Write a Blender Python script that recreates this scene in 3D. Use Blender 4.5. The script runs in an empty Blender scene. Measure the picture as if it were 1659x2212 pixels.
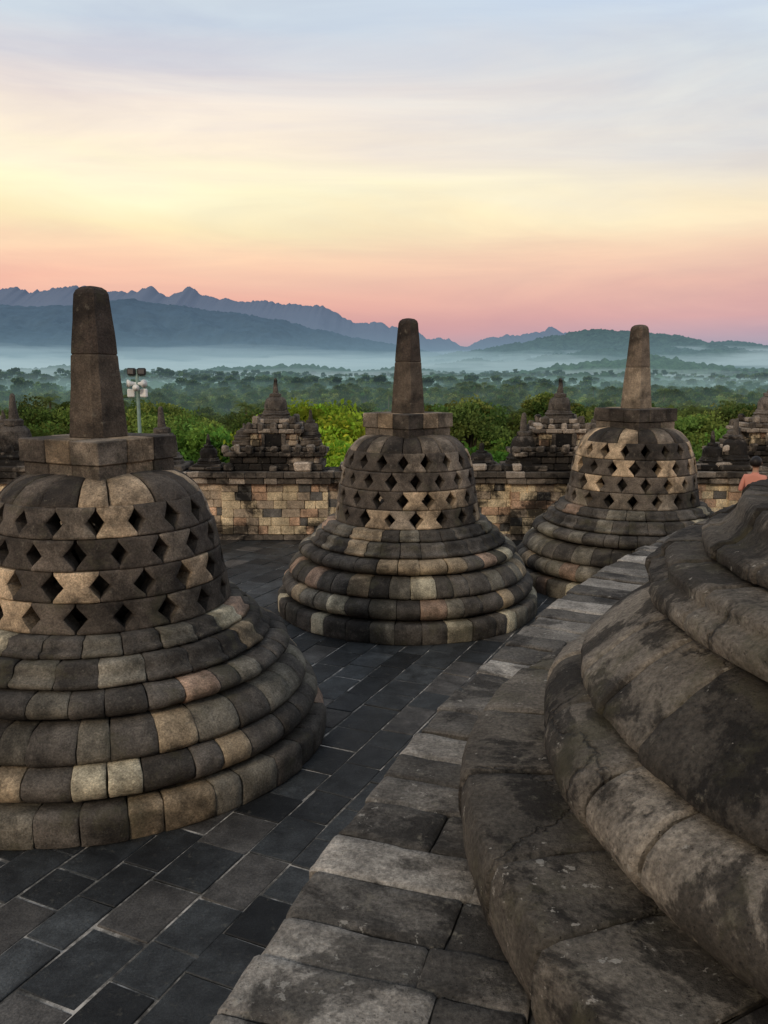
import bpy, math, random
import numpy as np
from mathutils import Vector, noise, Matrix

scene = bpy.context.scene
R_ = math.radians
def s2l(c):
    return tuple(((x/255)/12.92 if x/255 <= .04045 else ((x/255+.055)/1.055)**2.4) for x in c)

# ------------------------------------------------------------------ materials
def new_mat(name):
    m = bpy.data.materials.new(name); m.use_nodes = True
    nt = m.node_tree
    for n in list(nt.nodes): nt.nodes.remove(n)
    return m, nt
def N(nt, t, **kw):
    n = nt.nodes.new(t)
    for k, v in kw.items():
        if k.startswith('i_'):
            key = k[2:]
            n.inputs[int(key) if key.isdigit() else key.replace('_', ' ')].default_value = v
        else: setattr(n, k, v)
    return n
def ramp(nt, stops, fac=None, interp='LINEAR'):
    r = nt.nodes.new('ShaderNodeValToRGB'); r.color_ramp.interpolation = interp
    el = r.color_ramp.elements
    while len(el) > 1: el.remove(el[-1])
    el[0].position = stops[0][0]
    c = stops[0][1]; el[0].color = (c, c, c, 1) if not hasattr(c, '__len__') else (*c, 1)
    for p, c in stops[1:]:
        e = el.new(p); e.color = (c, c, c, 1) if not hasattr(c, '__len__') else (*c, 1)
    if fac is not None: nt.links.new(fac, r.inputs[0])
    return r
def mul(nt, a, b, fac=1.0):
    m = nt.nodes.new('ShaderNodeMix'); m.data_type = 'RGBA'; m.blend_type = 'MULTIPLY'
    m.inputs[0].default_value = fac
    nt.links.new(a, m.inputs[6]); nt.links.new(b, m.inputs[7]); return m.outputs[2]
def mixc(nt, fac, a, b):
    m = nt.nodes.new('ShaderNodeMix'); m.data_type = 'RGBA'
    nt.links.new(fac, m.inputs[0])
    for i, x in ((6, a), (7, b)):
        if isinstance(x, tuple): m.inputs[i].default_value = (*x, 1)
        else: nt.links.new(x, m.inputs[i])
    return m.outputs[2]
def mth(nt, op, a, b):
    m = nt.nodes.new('ShaderNodeMath'); m.operation = op
    for i, x in enumerate((a, b)):
        if isinstance(x, (int, float)): m.inputs[i].default_value = x
        else: nt.links.new(x, m.inputs[i])
    return m.outputs[0]

def stone_material(name, stain_scale=1.1, stain=.4, pale=.5, bump=.6, rough=.85, stain_lo=.42, stain_hi=.6, big=1.0, cracks=False, moss=.0, specks=0.0):
    m, nt = new_mat(name); L = nt.links
    out = N(nt, 'ShaderNodeOutputMaterial'); b = N(nt, 'ShaderNodeBsdfPrincipled')
    L.new(b.outputs[0], out.inputs[0])
    b.inputs['Specular IOR Level'].default_value = .3
    tc = N(nt, 'ShaderNodeTexCoord'); at = N(nt, 'ShaderNodeAttribute', attribute_name='Col')
    n1 = N(nt, 'ShaderNodeTexNoise', i_Scale=5.0*big, i_Detail=9.0, i_Roughness=.68); L.new(tc.outputs['Object'], n1.inputs[0])
    n2 = N(nt, 'ShaderNodeTexNoise', i_Scale=stain_scale, i_Detail=8.0, i_Roughness=.7, i_Distortion=.4); L.new(tc.outputs['Object'], n2.inputs[0])
    n3 = N(nt, 'ShaderNodeTexNoise', i_Scale=70.0*big, i_Detail=5.0, i_Roughness=.75); L.new(tc.outputs['Object'], n3.inputs[0])
    n4 = N(nt, 'ShaderNodeTexNoise', i_Scale=14.0*big, i_Detail=10.0, i_Roughness=.75); L.new(tc.outputs['Object'], n4.inputs[0])
    vo = N(nt, 'ShaderNodeTexVoronoi', i_Scale=55.0*big); L.new(tc.outputs['Object'], vo.inputs[0])
    r1 = ramp(nt, [(.30, .42), (.5, .95), (.70, 1.6)], n1.outputs[0])
    r2 = ramp(nt, [(stain_lo, stain), (stain_hi, 1.0)], n2.outputs[0])
    r3 = ramp(nt, [(.34, .45), (.5, 1.0), (.68, 1.7)], n3.outputs[0])
    c = mul(nt, at.outputs['Color'], r1.outputs[0]); c = mul(nt, c, r2.outputs[0]); c = mul(nt, c, r3.outputs[0], .85)
    r4 = ramp(nt, [(.58, 0.0), (.70, pale)], n4.outputs[0])
    c = mixc(nt, r4.outputs[0], c, (.26, .24, .185))
    if moss:
        n6 = N(nt, 'ShaderNodeTexNoise', i_Scale=3.1, i_Detail=8.0, i_Roughness=.7); L.new(tc.outputs['Object'], n6.inputs[0])
        r6 = ramp(nt, [(.54, 0.0), (.64, moss)], n6.outputs[0]); c = mixc(nt, r6.outputs[0], c, (.09, .085, .048))
    if specks:
        n9 = N(nt, 'ShaderNodeTexNoise', i_Scale=26.0, i_Detail=4.0, i_Roughness=.6); L.new(tc.outputs['Object'], n9.inputs[0])
        n10 = N(nt, 'ShaderNodeTexNoise', i_Scale=2.3, i_Detail=3.0); L.new(tc.outputs['Object'], n10.inputs[0])
        sm = mth(nt, 'ADD', n9.outputs[0], mth(nt, 'MULTIPLY', n10.outputs[0], .35))
        r9 = ramp(nt, [(.855, 0.0), (.885, specks)], sm); c = mixc(nt, r9.outputs[0], c, (.5, .48, .42))
    r5 = ramp(nt, [(.05, .35), (.16, 1.0)], vo.outputs[0])
    c = mul(nt, c, r5.outputs[0], .6)
    h = mth(nt, 'ADD', mth(nt, 'MULTIPLY', n3.outputs[0], .5), n4.outputs[0]); h = mth(nt, 'ADD', h, mth(nt, 'MULTIPLY', r5.outputs[0], .5))
    h = mth(nt, 'ADD', h, mth(nt, 'MULTIPLY', n1.outputs[0], 1.2))
    if cracks:
        nd = N(nt, 'ShaderNodeTexNoise', i_Scale=2.2, i_Detail=6.0, i_Roughness=.6); L.new(tc.outputs['Object'], nd.inputs[0])
        vm = N(nt, 'ShaderNodeVectorMath', operation='MULTIPLY_ADD'); L.new(nd.outputs['Color'], vm.inputs[0]); vm.inputs[1].default_value = (.55, .55, .55); L.new(tc.outputs['Object'], vm.inputs[2])
        vc = N(nt, 'ShaderNodeTexVoronoi', feature='DISTANCE_TO_EDGE', i_Scale=1.9); L.new(vm.outputs[0], vc.inputs[0])
        rc = ramp(nt, [(0.0, .25), (.022, 1.0)], vc.outputs[0])
        n7 = N(nt, 'ShaderNodeTexNoise', i_Scale=1.3, i_Detail=3.0); L.new(tc.outputs['Object'], n7.inputs[0])
        r7 = ramp(nt, [(.54, 0.0), (.60, 1.0)], n7.outputs[0])
        cm = mixc(nt, r7.outputs[0], (1.0, 1.0, 1.0), rc.outputs[0])
        c = mul(nt, c, cm, .8); h = mth(nt, 'ADD', h, mth(nt, 'MULTIPLY', cm, .9))
    L.new(c, b.inputs['Base Color']); b.inputs['Roughness'].default_value = rough
    bp = N(nt, 'ShaderNodeBump', i_Strength=bump, i_Distance=.022); L.new(h, bp.inputs['Height'])
    L.new(bp.outputs[0], b.inputs['Normal'])
    return m
M_STONE = stone_material('weathered_andesite', bump=.75, moss=.4, stain=.34, stain_lo=.42, stain_hi=.54)
M_NEAR = stone_material('weathered_andesite_rough', stain_scale=1.7, stain=.26, pale=.7, bump=1.0, stain_lo=.46, stain_hi=.50, cracks=True, big=.9, moss=.5, specks=.6)
M_WALL = stone_material('mossy_masonry', stain_scale=.8, stain=.12, stain_lo=.43, stain_hi=.51, big=.6, bump=.9)
M_FLOOR = stone_material('paving_stone', stain_scale=.8, stain=.45, pale=.3, bump=.45, rough=.5)
M_LEDGE = stone_material('ledge_stone', stain_scale=1.4, stain=.34, pale=.8, bump=.9, stain_lo=.45, stain_hi=.50, specks=.5)

def mortar_material():
    m, nt = new_mat('joint_mortar'); L = nt.links
    out = N(nt, 'ShaderNodeOutputMaterial'); b = N(nt, 'ShaderNodeBsdfPrincipled'); L.new(b.outputs[0], out.inputs[0])
    tc = N(nt, 'ShaderNodeTexCoord')
    n = N(nt, 'ShaderNodeTexNoise', i_Scale=1.9, i_Detail=9.0, i_Roughness=.8); L.new(tc.outputs['Object'], n.inputs[0])
    r = ramp(nt, [(.38, (.02, .02, .02)), (.48, (.12, .115, .10)), (.60, (.55, .52, .46))], n.outputs[0])
    L.new(r.outputs[0], b.inputs['Base Color']); b.inputs['Roughness'].default_value = .95
    return m
M_MORTAR = mortar_material()

def simple_mat(name, col, rough=.7, nscale=8, var=.3, metal=0, spec=.3):
    m, nt = new_mat(name); L = nt.links
    out = N(nt, 'ShaderNodeOutputMaterial'); b = N(nt, 'ShaderNodeBsdfPrincipled'); L.new(b.outputs[0], out.inputs[0])
    tc = N(nt, 'ShaderNodeTexCoord')
    n = N(nt, 'ShaderNodeTexNoise', i_Scale=nscale, i_Detail=8.0, i_Roughness=.65); L.new(tc.outputs['Object'], n.inputs[0])
    r = ramp(nt, [(.35, tuple(x*(1-var) for x in col)), (.65, tuple(min(1, x*(1+var)) for x in col))], n.outputs[0])
    L.new(r.outputs[0], b.inputs['Base Color']); b.inputs['Roughness'].default_value = rough
    b.inputs['Metallic'].default_value = metal; b.inputs['Specular IOR Level'].default_value = spec
    return m
def leaf_material(name):
    m, nt = new_mat(name); L = nt.links
    out = N(nt, 'ShaderNodeOutputMaterial')
    at = N(nt, 'ShaderNodeAttribute', attribute_name='Col')
    d = N(nt, 'ShaderNodeBsdfDiffuse'); t = N(nt, 'ShaderNodeBsdfTranslucent'); mx = N(nt, 'ShaderNodeMixShader'); mx.inputs[0].default_value = .4
    oi = N(nt, 'ShaderNodeObjectInfo')
    r = ramp(nt, [(0, .6), (1, 1.35)], oi.outputs['Random'])
    c = mul(nt, at.outputs['Color'], r.outputs[0])
    L.new(c, d.inputs[0]); L.new(c, t.inputs[0]); L.new(d.outputs[0], mx.inputs[1]); L.new(t.outputs[0], mx.inputs[2]); L.new(mx.outputs[0], out.inputs[0])
    return m
M_LEAF = leaf_material('foliage')
M_BARK = simple_mat('bark', (.11, .09, .065), nscale=4)

# ------------------------------------------------------------------ mesh builder
class MB:
    def __init__(s): s.v = []; s.f = []; s.c = []; s.sm = []; s.mi = []
    def add(s, vs, fs, col, smooth=False, mi=0):
        o = len(s.v); s.v.extend(vs); s.c.extend([col]*len(vs))
        s.f.extend([tuple(i+o for i in f) for f in fs]); s.sm.extend([smooth]*len(fs)); s.mi.extend([mi]*len(fs))
    def build(s, name, mats, loc=(0, 0, 0), parent=None, rot=0):
        me = bpy.data.meshes.new(name); me.from_pydata([tuple(p) for p in s.v], [], s.f)
        for m in (mats if isinstance(mats, (list, tuple)) else [mats]): me.materials.append(m)
        ca = me.color_attributes.new('Col', 'FLOAT_COLOR', 'POINT')
        ca.data.foreach_set('color', np.array([(*c, 1) for c in s.c], dtype=np.float32).ravel())
        me.polygons.foreach_set('use_smooth', s.sm); me.polygons.foreach_set('material_index', s.mi)
        me.update()
        ob = bpy.data.objects.new(name, me); scene.collection.objects.link(ob); ob.location = loc; ob.rotation_euler = (0, 0, rot)
        if parent: ob.parent = parent
        return ob
def empty(name, loc=(0, 0, 0), rot=0):
    e = bpy.data.objects.new(name, None); scene.collection.objects.link(e); e.location = loc; e.rotation_euler = (0, 0, rot); return e

def patch(M, P, S, T, col, bev, depth, amp=.004, nf=6.0, seed=0.0, amp2=0.0):
    vs = []; ns, nt_ = len(S), len(T); so = Vector((seed, seed*1.7, -seed))
    def pt(i, j, d):
        p = Vector(P(S[i], T[j], d))
        if amp:
            q = noise.noise_vector(p*nf+so)*amp + noise.noise_vector(p*nf*3.3+so)*amp*.6
            if amp2: q += noise.noise_vector(p*2.1)*amp2
            p = p+q
        return p
    for i in range(ns):
        for j in range(nt_):
            e = (i in (0, ns-1))+(j in (0, nt_-1))
            vs.append(pt(i, j, bev*(0, 1, 1.7)[e]))
    fs = [(i*nt_+j, (i+1)*nt_+j, (i+1)*nt_+j+1, i*nt_+j+1) for i in range(ns-1) for j in range(nt_-1)]
    M.add(vs, fs, col, True)
    loop = [(i, 0) for i in range(ns)]+[(ns-1, j) for j in range(1, nt_)]+[(i, nt_-1) for i in range(ns-2, -1, -1)]+[(0, j) for j in range(nt_-2, 0, -1)]
    a = [vs[i*nt_+j] for i, j in loop]; b = [pt(i, j, depth) for i, j in loop]; n = len(loop)
    M.add(a+b, [(k, k+n, (k+1) % n+n, (k+1) % n) for k in range(n)], tuple(x*.7 for x in col), False)

def prof_fn(pts):
    P = [Vector((p[0], p[1])) for p in pts]; L = [0]
    for a, b in zip(P, P[1:]): L.append(L[-1]+(b-a).length)
    tot = L[-1]
    def f(t):
        x = max(0, min(tot, t*tot))
        for k in range(len(P)-1):
            if x <= L[k+1]+1e-9:
                u = (x-L[k])/max(1e-9, L[k+1]-L[k]); return P[k].lerp(P[k+1], u)
        return P[-1].copy()
    def g(t):
        p = f(t); d = f(min(1, t+.06))-f(max(0, t-.06)); d.normalize()
        return p, Vector((d.y, -d.x))
    return g
def lin(a, b, n): return [a+(b-a)*i/(n-1) for i in range(n)]
def spaced(n, e=.05): return [0, e]+[e+(1-2*e)*i/(n-1) for i in range(1, n-1)]+[1-e, 1]

def ring(M, pts, n, rng, colf, bev=.012, depth=.09, ns=5, nt_=8, gap=.004, amp=.004, joff=.01, nf=6, e=.04, wj=.28, amp2=0.0):
    g = prof_fn(pts); w = [rng.uniform(1-wj, 1+wj) for _ in range(n)]; tw = sum(w); a = rng.uniform(0, 6.28)
    rm = sum(p[0] for p in pts)/len(pts)
    for k in range(n):
        a0 = a; a += w[k]/tw*2*math.pi; a1 = a; off = rng.uniform(-joff, joff); tilt = rng.uniform(-joff, joff)*.6
        ga = gap/rm
        def P(s, t, d, a0=a0+ga, a1=a1-ga, off=off, tilt=tilt):
            p, nn = g(t); r = p.x+off+tilt*(s-.5)*2-nn.x*d; z = p.y-nn.y*d
            th = a0+(a1-a0)*s
            if d > .05: r = p.x-d; z = p.y
            return (r*math.cos(th), r*math.sin(th), z)
        patch(M, P, spaced(ns, e), spaced(nt_, e), colf(rng), bev, depth, amp, nf, rng.uniform(0, 50), amp2)

def lathe(M, pts, n, col, smooth=True, cx=0, cy=0, amp=0, nf=5, mi=0, seed=0):
    vs = []; fs = []; so = Vector((seed, -seed, seed*.5))
    for (r, z) in pts:
        for k in range(n):
            th = 2*math.pi*k/n; p = Vector((cx+r*math.cos(th), cy+r*math.sin(th), z))
            if amp: p += noise.noise_vector(p*nf+so)*amp
            vs.append(p)
    for i in range(len(pts)-1):
        for k in range(n):
            k2 = (k+1) % n; fs.append((i*n+k, i*n+k2, (i+1)*n+k2, (i+1)*n+k))
    fs.append(tuple(range(n))[::-1]); fs.append(tuple((len(pts)-1)*n+k for k in range(n)))
    M.add(vs, fs, col, smooth, mi)

def box(M, c, size, col, yaw=0, bev=.01, rng=None, jit=0.0, mi=0):
    hx, hy, hz = [s/2 for s in size]; cy_, sy = math.cos(yaw), math.sin(yaw); vs = []; idx = {}
    bev = min(bev, hx*.45, hy*.45, hz*.45)
    for sx in (-1, 1):
        for sy_ in (-1, 1):
            for sz in (-1, 1):
                jx = rng.uniform(-jit, jit) if rng and jit else 0; jy = rng.uniform(-jit, jit) if rng and jit else 0; jz = rng.uniform(-jit, jit) if rng and jit else 0
                for ax in range(3):
                    p = [sx*(hx-(0 if ax == 0 else bev))+jx, sy_*(hy-(0 if ax == 1 else bev))+jy, sz*(hz-(0 if ax == 2 else bev))+jz]
                    idx[(sx, sy_, sz, ax)] = len(vs)
                    vs.append(Vector((c[0]+p[0]*cy_-p[1]*sy, c[1]+p[0]*sy+p[1]*cy_, c[2]+p[2])))
    I = lambda a, b, d, x: idx[(a, b, d, x)]
    fs = []
    for s in (-1, 1):
        fs.append((I(s, -1, -1, 0), I(s, 1, -1, 0), I(s, 1, 1, 0), I(s, -1, 1, 0)))
        fs.append((I(-1, s, -1, 1), I(1, s, -1, 1), I(1, s, 1, 1), I(-1, s, 1, 1)))
        fs.append((I(-1, -1, s, 2), I(1, -1, s, 2), I(1, 1, s, 2), I(-1, 1, s, 2)))
        for q in (-1, 1):
            fs.append((I(s, q, -1, 0), I(s, q, 1, 0), I(s, q, 1, 1), I(s, q, -1, 1)))
            fs.append((I(s, -1, q, 0), I(s, 1, q, 0), I(s, 1, q, 2), I(s, -1, q, 2)))
            fs.append((I(-1, s, q, 1), I(1, s, q, 1), I(1, s, q, 2), I(-1, s, q, 2)))
            for w in (-1, 1): fs.append((I(s, q, w, 0), I(s, q, w, 1), I(s, q, w, 2)))
    M.add(vs, fs, col, False, mi)

# ------------------------------------------------------------------ stone colours
def col_stupa(rng):
    p = rng.random()
    if p < .56:
        v = rng.uniform(.045, .125); return (v*1.12, v, v*.84)
    if p < .76:
        v = rng.uniform(.14, .22); return (v*1.1, v, v*.78)
    if p < .90: v = rng.uniform(.85, 1.2); return (.37*v, .29*v, .188*v)
    if p < .965: v = rng.uniform(.95, 1.3); return (.50*v, .45*v, .32*v)
    v = rng.uniform(.8, 1.1); return (.35*v, .245*v, .175*v)
def col_bell(rng):
    p = rng.random()
    if p < .60: v = rng.uniform(.052, .115); return (v*1.2, v, v*.79)
    if p < .82: v = rng.uniform(.15, .25); return (v*1.2, v, v*.76)
    v = rng.uniform(.85, 1.25); return (.49*v, .375*v, .245*v)
def col_near(rng):
    p = rng.random()
    v = rng.uniform(.085, .155) if p < .6 else (rng.uniform(.17, .24) if p < .85 else rng.uniform(.05, .08))
    return (v*1.12, v, v*.81)
def col_wall(rng):
    p = rng.random()
    if p < .15: v = rng.uniform(.1, .16); return (v*1.05, v, v*.9)
    if p < .40: v = rng.uniform(.28, .38); return (v*1.18, v*.95, v*.68)
    if p < .82: v = rng.uniform(.50, .68); return (v*1.1, v*.9, v*.58)
    v = rng.uniform(.38, .5); return (v*1.2, v*.80, v*.52)
def col_dark(rng):
    p = rng.random(); v = rng.uniform(.06, .13) if p < .6 else rng.uniform(.18, .34)
    return (v*1.17, v, v*.80)
def col_floor(rng):
    v = rng.uniform(.034, .068)
    p = rng.random()
    if p < .12: v *= 1.8; return (v*1.06, v, v*.90)
    if p < .24: v *= .5
    return (v*.90, v*1.0, v*1.02)
def col_ledge(rng):
    p = rng.random()
    if p < .6: v = rng.uniform(.075, .14)
    elif p < .87: v = rng.uniform(.16, .23)
    else: v = rng.uniform(.27, .36)
    return (v*1.08, v, v*.86)

def arc(r0, z0, ar, az, n=9, a0=-88, a1=88):
    return [(r0+ar*math.cos(R_(a)), z0+az*math.sin(R_(a))) for a in lin(a0, a1, n)]
RINGS = [
    ([(1.845, 0), (1.85, .1), (1.845, .21), (1.82, .245), (1.68, .25)], 41, 7),
    (arc(1.59, .385, .195, .135), 38, 10),
    ([(1.58, .525), (1.675, .53), (1.685, .56), (1.66, .64), (1.59, .72), (1.53, .755), (1.40, .765)], 36, 9),
    (arc(1.34, .865, .20, .10), 34, 9),
    ([(1.30, .965), (1.375, .975), (1.38, 1.02), (1.32, 1.035), (1.295, 1.08), (1.285, 1.125), (1.27, 1.14), (1.15, 1.145)], 30, 10),
    ([(1.15, 1.145), (1.20, 1.15), (1.20, 1.19), (1.145, 1.205), (1.14, 1.255), (1.12, 1.275), (.99, 1.28)], 26, 9),
]
NRINGS = [
    ([(2.13, 0), (2.15, .08), (2.145, .19), (2.12, .215), (1.98, .222), (1.80, .225), (1.66, .225)], 32, 14),
    (arc(1.68, .36, .21, .135, 12), 30, 16),
    ([(1.62, .50), (1.745, .505), (1.755, .54), (1.735, .56), (1.70, .60), (1.61, .68), (1.53, .735), (1.48, .755), (1.34, .76)], 28, 16),
    ([(1.34, .762), (1.50, .775), (1.545, .80), (1.55, .845), (1.525, .862), (1.49, .868), (1.50, .90), (1.47, .925), (1.30, .935)], 26, 18),
    ([(1.26, .937), (1.37, .942), (1.375, .99), (1.35, 1.0), (1.31, 1.005), (1.27, 1.05), (1.26, 1.10), (1.25, 1.112), (1.06, 1.115)], 24, 16),
    ([(1.06, 1.117), (1.16, 1.12), (1.165, 1.16), (1.13, 1.168), (1.10, 1.18), (1.09, 1.24), (1.08, 1.268), (.97, 1.28)], 20, 14),
]
def bell_r(z):
    T = [(1.2, 1.045), (1.27, 1.035), (1.5, .995), (1.75, .955), (2.0, .905), (2.15, .862), (2.25, .815), (2.33, .75), (2.39, .68), (2.43, .59), (2.455, .45), (2.46, .3)]
    for (a, ra), (b, rb) in zip(T, T[1:]):
        if z <= b: return ra+(rb-ra)*(z-a)/(b-a)
    return T[-1][1]

def perforated_stupa(name, loc, seed, yaw, near=False, sxy=1.0):
    rng = random.Random(seed); root = empty(name, loc); root.scale = (sxy, sxy, 1)
    mat = M_NEAR if near else M_STONE; cf = col_near if near else col_stupa
    M = MB()
    for pts, n, nt_ in (NRINGS if near else RINGS):
        if near: ring(M, pts, n, rng, cf, .014, .12, 12, nt_, .0045, .006, .010, nf=8, e=.025, wj=.4, amp2=.006)
        else: ring(M, pts, n, rng, cf, .009, .09, 5, nt_, .003, .008, .009)
    M.build('ringed_base', mat, parent=root)
    C = MB(); k = (.03, .028, .024)
    lathe(C, ([(2.05, 0), (2.05, .15), (1.72, .17)] if near else [])+[(1.79, 0), (1.79, .2)][(2 if near else 0):]+[(1.60, .21), (1.54, .3), (1.54, .5), (1.52, .55), (1.5, .66), (1.36, .73), (1.30, .8), (1.30, .90), (1.22, .94), (1.16, 1.06), (1.05, 1.1), (1.02, 1.2), (.98, 1.24)], 64, k)
    C.build('base_core', M_STONE, parent=root)
    B = MB(); rows = 4; z0 = 1.28; dz = .243; n = 18
    Tn = [0, .03, .11, .22, .33, .43, .5, .57, .67, .78, .89, .97, 1]
    for r in range(rows):
        za, zb = z0+r*dz+.003, z0+(r+1)*dz-.003
        for k_ in range(n):
            c0 = (k_+.5*(r % 2)+rng.uniform(-.03, .03)+.25)*2*math.pi/n; wa = 2*math.pi/n*.988; off = rng.uniform(-.01, .012)
            nd = rng.uniform(.215, .26)
            def P(s, t, d, c0=c0, off=off, za=za, zb=zb, nd=nd):
                l = nd*max(0, 1-abs(t-.5)/.41); u = l+(1-2*l)*s; th = c0+(u-.5)*wa; z = za+(zb-za)*t
                rr = bell_r(z)+off-d
                return (rr*math.cos(th), rr*math.sin(th), z)
            patch(B, P, spaced(6, .05), Tn, col_bell(rng) if not near else col_near(rng), .009, .17, .005, 6, rng.uniform(0, 50))
    cap = [(bell_r(z), z) for z in (z0+rows*dz+.003, 2.28, 2.32, 2.36, 2.39, 2.415, 2.43, 2.445, 2.455)]+[(.36, 2.46)]
    ring(B, cap, 17, rng, col_bell if not near else col_near, .012, .15, 6, 10, .004, .005, .01)
    B.build('perforated_bell', mat, parent=root)
    Hh = MB(); s = .89
    for (za, zb, sz) in ((2.36, 2.545, s*.95), (2.548, 2.745, s)):
        h = sz/2; t = sz*.34
        cuts = [-h, -h+sz*rng.uniform(.28, .4), -h+sz*rng.uniform(.6, .72), h]
        for i in range(3):
            for sd in (-1, 1):
                a, b_ = cuts[i]+.001, cuts[i+1]-.001
                box(Hh, ((a+b_)/2, sd*(h-t/2), (za+zb)/2), (b_-a, t, zb-za), col_bell(rng), 0, .008, rng, .004)
        for sd in (-1, 1):
            box(Hh, (sd*(h-.12), 0, (za+zb)/2), (.235, sz-2*t-.004, zb-za), col_bell(rng), 0, .008, rng, .003)
    box(Hh, (0, 0, 2.54), (.5, .5, .37), (.08, .075, .065), 0, .01)
    Hh.build('harmika', mat, parent=root, rot=yaw)
    S = MB()
    def shaft(za, zb, ra, rb, col, top=False):
        vs = []; lv = []
        zs = [(za, -.008), (za+.012, 0)]+[(za+(zb-za)*i/6, 0) for i in range(1, 6)]
        zs += [(zb-.07, 0), (zb-.035, -.012), (zb-.01, -.04), (zb, -.08)] if top else [(zb-.012, 0), (zb, -.008)]
        for z, e in zs:
            r = ra+(rb-ra)*(z-za)/(zb-za)+e; ch = r*.70
            lv.append(z)
            for (x, y) in ((r, -ch), (r, ch), (ch, r), (-ch, r), (-r, ch), (-r, -ch), (-ch, -r), (ch, -r)):
                p = Vector((x, y, z)); p += noise.noise_vector(p*6+Vector((seed, 0, 0)))*.006; vs.append(p)
        fs = [(i*8+k, i*8+(k+1) % 8, (i+1)*8+(k+1) % 8, (i+1)*8+k) for i in range(len(lv)-1) for k in range(8)]
        fs.append(tuple(range((len(lv)-1)*8, len(lv)*8))); S.add(vs, fs, col, False)
    zs_ = 3.42+rng.uniform(-.06, .05)
    shaft(2.74, zs_, .192, .150, (.095, .075, .055) if seed != 8 else (.26, .21, .15))
    shaft(zs_-.002, 4.02, .149, .108, (.065, .05, .039) if seed != 8 else (.17, .135, .10), True)
    S.build('spire', mat, parent=root, rot=yaw)
    F = MB()
    lathe(F, [(.5, 1.25), (.52, 1.32), (.45, 1.42), (.3, 1.46), (.22, 1.52), (.2, 1.62), (.25, 1.76), (.27, 1.84), (.2, 1.9), (.08, 1.93), (.075, 1.97), (.12, 2.0), (.135, 2.08), (.12, 2.16), (.06, 2.21), (.05, 2.25), (.02, 2.27)], 20, (.06, .055, .05), amp=.01)
    F.build('seated_buddha_statue', mat, parent=root)
    return root

perforated_stupa('perforated_stupa', (-2.49, 7.25, 0), 1, R_(62), sxy=1.05)
perforated_stupa('perforated_stupa', (.33, 11.55, 0), 2, R_(44))
perforated_stupa('perforated_stupa', (3.94, 13.04, 0), 8, R_(33))
ZT = 1.75
perforated_stupa('perforated_stupa', (2.40, 2.38, ZT+.018), 4, R_(20), near=True)

# ------------------------------------------------------------------ lower terrace paving
CX, CY, CR = 17.45, -3.7, 18.7
rng = random.Random(11)
F = MB(); th = R_(24.5); d = Vector((math.sin(th), math.cos(th))); nrm = Vector((math.cos(th), -math.sin(th)))
WALLY = 16.2
u = -20
while u < 16:
    w = rng.uniform(.30, .42); v = -8+rng.uniform(0, .5)
    while v < 24:
        l = rng.uniform(.34, .62); c = d*(v+l/2)+nrm*(u+w/2)+Vector((-1, 4))
        v += l
        if not (-12 < c.x < 13 and -3 < c.y < WALLY+.2): continue
        if (c-Vector((CX, CY))).length < CR-.35: continue
        z = rng.uniform(-.004, .004)
        box(F, (c.x, c.y, z-.05), (w-rng.uniform(.006, .024), l-rng.uniform(.006, .024), .1), col_floor(rng), -th+rng.uniform(-.008, .008), .005, rng, .005)
    u += w
F.build('stone_pavement', M_FLOOR)
G = MB()
G.add([Vector(p) for p in ((-16, -8, -.009), (17, -8, -.009), (17, WALLY+.6, -.009), (-16, WALLY+.6, -.009), (-16, -8, -2.6), (17, -8, -2.6), (17, WALLY+.6, -2.6), (-16, WALLY+.6, -2.6))],
      [(0, 1, 2, 3), (0, 4, 5, 1), (1, 5, 6, 2), (2, 6, 7, 3), (3, 7, 4, 0)], (.1, .1, .1))
G.build('terrace_floor', M_MORTAR)

# ------------------------------------------------------------------ upper terrace
U = MB(); rng = random.Random(5)
def pol(r, a, z): return (CX+r*math.cos(a), CY+r*math.sin(a), z)
def annular(M, r0, r1, a0, a1, z0, z1, col, bev=.012, amp=.006, ns=5, nt_=5, zj=0.0):
    tl = rng.uniform(-zj, zj)
    def P(s, t, dd):
        return pol(r0+(r1-r0)*t, a0+(a1-a0)*s, z1+tl-dd)
    patch(M, P, spaced(ns, .04), spaced(nt_, .03), col, bev, z1-z0, amp, 6, rng.uniform(0, 50), .004)
A0, A1 = R_(105), R_(205)
a = A0
while a < A1:
    l = rng.uniform(.17, .29)/CR
    r0 = CR-rng.uniform(.44, .56)
    if rng.random() < .12: r0 = CR-.32
    annular(U, r0, CR+rng.uniform(-.02, .015), a+.0001, a+l-.0001, ZT-.18, ZT, col_ledge(rng), .009, .007, 7, 9, .008)
    annular(U, CR-.74, r0-.003, a+.0001, a+l-.0001, ZT-.18, ZT-.004, col_ledge(rng), .009, .007, 6, 6, .008)
    a += l
r = CR-.745
while r > CR-4.5:
    w = rng.uniform(.3, .45); a = A0+rng.uniform(0, .02)
    while a < A1:
        l = rng.uniform(.35, .6)/CR
        v = rng.uniform(.07, .12)
        annular(U, r-w, r-.004, a+.0001, a+l-.0001, ZT-.15, ZT-.01, (v, v*.97, v*.88), .007, .006, 5, 5, .006); a += l
    r -= w
z = 0.0
for k, h in enumerate((.24, .24, .27, .27, .27, .28)):
    a = A0+rng.uniform(0, .02); off = (.12, .08, 0, 0, .0, -.02)[k]
    while a < A1:
        l = rng.uniform(.3, .55)/CR; a0, a1 = a+.0002, a+l-.0002; o2 = rng.uniform(-.01, .01)
        def P(s, t, dd, a0=a0, a1=a1, z=z, h=h, off=off, o2=o2): return pol(CR-.04+off+o2-dd, a1+(a0-a1)*s, z+.003+(h-.006)*t)
        patch(U, P, spaced(3, .05), spaced(3, .06), col_stupa(rng), .01, .1, .004, 6, rng.uniform(0, 50)); a += l
    z += h
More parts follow.
